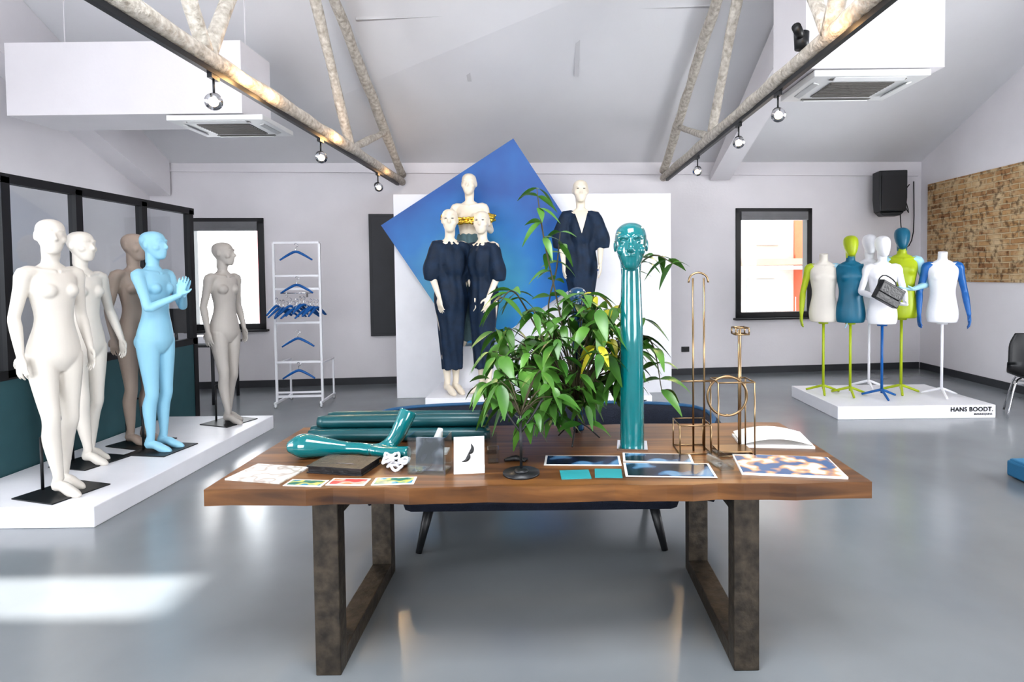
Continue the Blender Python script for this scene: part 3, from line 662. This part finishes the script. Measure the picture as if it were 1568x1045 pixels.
for k in range(3):
    a=k*2.09+.3; m.tube([(.13,2.78,.86),(.13+math.cos(a)*.06,2.78+math.sin(a)*.06,.82),(.13+math.cos(a)*.12,2.78+math.sin(a)*.12,TZ+.004)],.004,6)
m.obj('metal_stand',BLACK,e)
# ---------------------------------------------------------------- brass stands
e=empty('brass_display_stand'); m=MB(); r=.0045
for x in(.655,.705): m.cyl((x,2.6,TZ),(x,2.6,1.55),r,seg=10)
m.tube([(.635,2.6,1.53),(.645,2.6,1.56),(.68,2.6,1.575),(.715,2.6,1.56),(.725,2.6,1.53)],r,8)
m.tube([(.60,2.6,1.08),(.76,2.6,1.08)],r,8,sub=1)
def wire(m,x0,x1,y0,y1,z0,z1,r):
    for x in(x0,x1):
        for y in(y0,y1): m.cyl((x,y,z0),(x,y,z1),r,seg=8)
    for z in(z0,z1):
        for y in(y0,y1): m.cyl((x0,y,z),(x1,y,z),r,seg=8)
        for x in(x0,x1): m.cyl((x,y0,z),(x,y1,z),r,seg=8)
wire(m,.58,.72,2.54,2.68,TZ+.004,TZ+.13,.0032); m.obj('frame',BRASS,e)
e=empty('brass_display_stand'); m=MB()
m.cyl((.87,2.62,TZ),(.87,2.62,1.31),r,seg=10); m.cyl((.89,2.66,TZ),(.89,2.66,1.31),r,seg=10); wire(m,.85,.91,2.60,2.66,1.29,1.32,.0035)
wire(m,.74,.90,2.50,2.62,TZ+.004,1.09,.0036)
m.tube([(.81+.09*math.cos(a),2.6,1.01+.09*math.sin(a)) for a in[i*math.pi/8 for i in range(16)]],.0055,8,closed=True,sub=3)
m.box((.82,2.56,TZ+.02),(.15,.1,.006)); m.obj('frame',BRASS,e)
# ---------------------------------------------------------------- teal limbs on the table
e=empty('teal_arm_prop',(0,0,TZ)); mb=MB()
mb.tube([(-1.18,2.55,.05),(-1.12,2.56,.055),(-1.03,2.57,.046),(-.93,2.58,.036),(-.84,2.58,.032)],[.022,.054,.045,.03,.027],20)
mb.tube([(-.86,2.58,.032),(-.77,2.57,.03),(-.71,2.575,.07),(-.67,2.58,.14),(-.645,2.6,.20)],[.027,.03,.034,.038,.040],20)
mb.tube([(-.80,2.56,.03),(-.70,2.52,.03),(-.62,2.50,.035)],[.026,.030,.03],14)
mb.remesh('limb',TEALG,.006,4,e)
m=MB()
for y,z,x0,x1 in((2.80,.034,-1.15,-.33),(2.88,.034,-1.17,-.36),(2.96,.034,-1.1,-.35),(2.84,.092,-1.12,-.34),(2.92,.092,-1.1,-.36)):
    m.tube([(x0-.02,y,TZ+z),(x0,y,TZ+z),((x0+x1)/2,y,TZ+z),(x1,y,TZ+z),(x1+.01,y,TZ+z)],[.018,.032,.033,.030,.02],16,0,3)
m.obj('stacked_teal_tubes',mat('teal_tube',(.004,.060,.070),.35,var=.15,coat=.1))
# ---------------------------------------------------------------- small things on the table
def printmat(name,c1,c2,c3,scale=6):
    m=bpy.data.materials.new(name); m.use_nodes=True; n=m.node_tree.nodes; l=m.node_tree.links; b=n['Principled BSDF']; b.inputs['Roughness'].default_value=.25
    tc=n.new('ShaderNodeTexCoord'); no=n.new('ShaderNodeTexNoise'); no.inputs['Scale'].default_value=scale; no.inputs['Detail'].default_value=1; l.new(tc.outputs['Object'],no.inputs[0])
    r=n.new('ShaderNodeValToRGB'); e=r.color_ramp.elements
    e[0].position=.44; e[0].color=(*c1,1); e[1].position=.64; e[1].color=(*c3,1); q=e.new(.54); q.color=(*c2,1)
    l.new(no.outputs['Fac'],r.inputs[0]); l.new(r.outputs[0],b.inputs['Base Color']); return m
def sheet(name,c,w,d,rz,mt,t=.003,border=None,z=0):
    m=MB(); m.box((0,0,t/2),(w,d,t),0)
    mts=[mt]
    if border: m.box((0,0,t+.0006),(w-border,d-border,.0012),1); mts=[PAPER,mt]
    return m.obj(name,mts,loc=(c[0],c[1],TZ+z),rz=math.radians(rz))
sheet('magazine',(-1.17,2.35),.25,.19,-12,printmat('p1',(.70,.69,.66),(.38,.34,.31),(.76,.74,.70),12),.006)
pg=printmat('p2',(.02,.14,.10),(.55,.55,.1),(.03,.2,.3),18); pr=printmat('p3',(.75,.06,.06),(.75,.4,.35),(.8,.2,.08),14)
sheet('postcard',(-.965,2.238),.155,.07,-6,pg,.002,.02); sheet('postcard',(-.80,2.245),.155,.075,-4,pr,.002,.02); sheet('postcard',(-.62,2.25),.165,.08,3,pg,.002,.02)
m=MB(); m.box((0,0,.014),(.24,.15,.022)); m.box((0,0,.028),(.25,.16,.006)); m.box((0,0,.003),(.25,.16,.006)); m.box((.02,-.03,.032),(.08,.004,.001),1); m.obj('black_folio_box',[BAGM,CHROME],loc=(-.875,2.41,TZ),rz=-.2,bev=.002)
m=MB()
for i in range(9): 
    a=random.uniform(0,3.14); c=V((random.uniform(-.04,.04),random.uniform(-.04,.04),.012+.014*(i%3))); m.tube([c+V((math.cos(a+k*1.05)*.022,math.sin(a+k*1.05)*.022,.008*math.sin(k*2+i))) for k in range(6)],.006,8,closed=True,sub=3)
m.obj('white_ring_pile',WHITE,loc=(-.66,2.42,TZ))
DK=printmat('p4',(.006,.006,.008),(.02,.02,.03),(.16,.16,.18),14)
def acrylic(name,c,w,d,h,rz,inner=DK,it=.02):
    e=empty(name,(c[0],c[1],TZ),rz); m=MB(); t=.004
    for s in(-1,1): m.box((s*(w/2-t/2),0,h/2),(t,d,h)); m.box((0,s*(d/2-t/2),h/2),(w-2*t,t,h))
    m.box((0,0,t/2),(w-2*t,d-2*t,t)); m.obj('case',ACR,e)
    if inner:
        m=MB(); m.box((0,0,h*.48),(w*.72,it,h*.85),0,Matrix.Rotation(-.12,3,'X')); m.obj('contents',inner,e)
    return e
acrylic('acrylic_box',(-.50,2.36),.16,.10,.155,-6)
m=MB(); m.box((0,0,.075),(.125,.004,.145),0,Matrix.Rotation(-.25,3,'X')); m.box((0,.03,.003),(.125,.09,.006),0)
R=Matrix.Rotation(-.25,3,'X'); 
mm=MB(); 
def P(a,b):
    k=math.radians(62); x=a*math.cos(k)-b*math.sin(k); z=a*math.sin(k)+b*math.cos(k); return R@V((x,-.003,z))+V((0,0,.078))
for s in(-1,1): mm.tube([P(0,.002),P(s*.012,-.004),P(s*.028,-.001),P(s*.040,.012)],[.003,.0085,.006,.001],10)
e=empty('card_stand',(-.335,2.34,TZ),6); m.obj('card',PAPER,e); mm.obj('moustache_print',BLACK,e)
acrylic('acrylic_block',(-.25,2.48),.05,.06,.06,8,None); acrylic('acrylic_block',(-.27,2.60),.05,.05,.09,8,None)
acrylic('acrylic_case',(.715,2.39),.06,.13,.045,10,None)
m=MB(); m.tube([(-.05,.0,.008),(0,.02,.01),(.04,-.01,.008)],[.006,.014,.006],8); m.tube([(-.04,.03,.006),(.05,.02,.006)],.005,8); m.obj('keys',DARKF,loc=(-.15,2.47,TZ))
db=printmat('p5',(.003,.006,.014),(.005,.016,.05),(.10,.22,.36),9)
sheet('photo_print',(.14,2.475),.33,.13,-3,db,.002,.02); sheet('photo_print',(.47,2.50),.30,.12,-6,db,.002,.02); sheet('photo_print',(.485,2.335),.36,.17,-4,db,.002,.02,.0025)
tc_=mat('teal_card',(.03,.26,.28),.5); sheet('teal_card',(.10,2.30),.12,.10,3,tc_); sheet('teal_card',(.235,2.31),.11,.10,-4,tc_)
sheet('magazine',(.985,2.37),.40,.25,-9,printmat('p6',(.05,.11,.24),(.62,.33,.16),(.74,.70,.64),14),.008,.012)
# open booklet: thin curved pages resting on a low stack of leaflets
m=MB()
vs=[];n=10
for i in range(n+1):
    t=i/n; x=-.16+.32*t; z=.014+.028*math.sin(t*3.1); vs+=[(x,-.09,z),(x,.09,z+.012),(x,-.09,z-.003),(x,.09,z+.009)]
fs=[]
for i in range(n):
    a=i*4; fs+=[(a,a+4,a+5,a+1),(a+2,a+3,a+7,a+6)]
fs+=[(a*4,a*4+2,a*4+6,a*4+4) for a in range(n)]
m.add(vs,fs,0,True); m.box((0,0,.005),(.33,.20,.010),0); m.obj('open_booklet',[PAPER,WHITE],loc=(1.06,2.72,TZ),rz=-.1)
m=MB(); m.tube([(-.03,.0,.02),(0,0,.06),(.015,0,.11)],[.008,.02,.012],8); m.box((0,0,.005),(.1,.08,.01)); m.obj('fabric_tag',PAPER,loc=(-.52,2.62,TZ+.0))
# ---------------------------------------------------------------- outside
FY=15.5
m=MB()
m.box((6.0,FY,2.5),(14,.4,9),0)
for x in(5.65,7.9):
    for z in(.95,2.85): m.box((x,FY-.22,z),(.75,.06,.9),1); m.box((x,FY-.26,z-.5),(.95,.12,.08),0)
m.box((6.0,FY-.5,1.85),(14,.9,.16),2); m.box((6.0,FY-.8,1.7),(14,.1,.1),0)
for i in range(18): m.cyl((5.0+i*.12,FY-.85,.35),(5.0+i*.12,FY-.85,.95),.012,mi=1,seg=6)
m.box((6.75,FY-.6,3),(.42,.8,9),3)
m.obj('neighbouring_building',[mat('render_cream',(.36,.33,.29),.8),mat('shutter',(.19,.215,.23),.6),mat('roof_tile',(.18,.11,.07),.8),mat('brick_red',(.30,.055,.022),.8)])
m=MB(); m.box((-9.8,16,1.5),(2.0,.5,8),0); m.box((-7.7,15.5,1.0),(.25,.3,6),1); m.obj('neighbouring_building',[mat('render_white',(.6,.55,.52),.8),mat('pink',(.35,.12,.12),.8)])
# ---------------------------------------------------------------- light
w=bpy.data.worlds.new('sky'); S.world=w; w.use_nodes=True; bg=w.node_tree.nodes['Background']; bg.inputs[0].default_value=(.92,.96,1,1); bg.inputs[1].default_value=10.5
def area(name,loc,rot,sx,sy,p,col=(1,1,1)):
    l=bpy.data.lights.new(name,'AREA'); l.shape='RECTANGLE'; l.size=sx; l.size_y=sy; l.energy=p; l.color=col
    o=bpy.data.objects.new(name,l); COL.objects.link(o); o.location=loc; o.rotation_euler=rot
area('window_light_rear',(-3,-2.1,1.75),(math.pi/2,0,0),3.1,1.9,52,(.975,.98,1)); area('window_light_rear',(3,-2.1,1.75),(math.pi/2,0,0),3.1,1.9,52,(.975,.98,1))
area('window_light_right',(6.25,3.6,1.75),(math.pi/2,0,math.pi/2),1.9,1.6,95,(1,.98,.97))
area('window_light_left',(-5.85,1.15,1.75),(math.pi/2,0,-math.pi/2),1.6,1.6,65,(.97,.98,1))
sa=math.atan(.49)
area('added_overhead_fill',(0,1.0,RH(1.0)+.25),(sa,0,0),2.3,1.4,115,(.96,.98,1))  # added fill from above, deepens the shade under the table
su=bpy.data.lights.new('sun','SUN'); su.energy=18; su.angle=.03; su.color=(1,.98,.95); so=bpy.data.objects.new('sun',su); COL.objects.link(so)
so.rotation_euler=V((math.cos(math.radians(40)),0,-math.sin(math.radians(40)))).to_track_quat('-Z','Y').to_euler()
# ---------------------------------------------------------------- camera
c=bpy.data.cameras.new('camera'); co=bpy.data.objects.new('camera',c); COL.objects.link(co); S.camera=co
c.sensor_width=36; c.lens=20.15; p=math.radians(1.8)
co.matrix_world=Matrix.Translation((0,0,1.57))@Matrix.Rotation(math.pi/2-p,4,'X')@Matrix.Rotation(math.radians(-.65),4,'Z')
c.shift_x=-56/1568; c.shift_y=-73/1568; c.clip_start=.05
S.view_settings.view_transform='Standard'; S.view_settings.look='None'; S.view_settings.exposure=-.22
try: S.view_settings.look='Medium High Contrast'
except Exception as ex: print('look',ex)
print('verts',sum(len(o.data.vertices) for o in COL.objects if o.type=='MESH'))
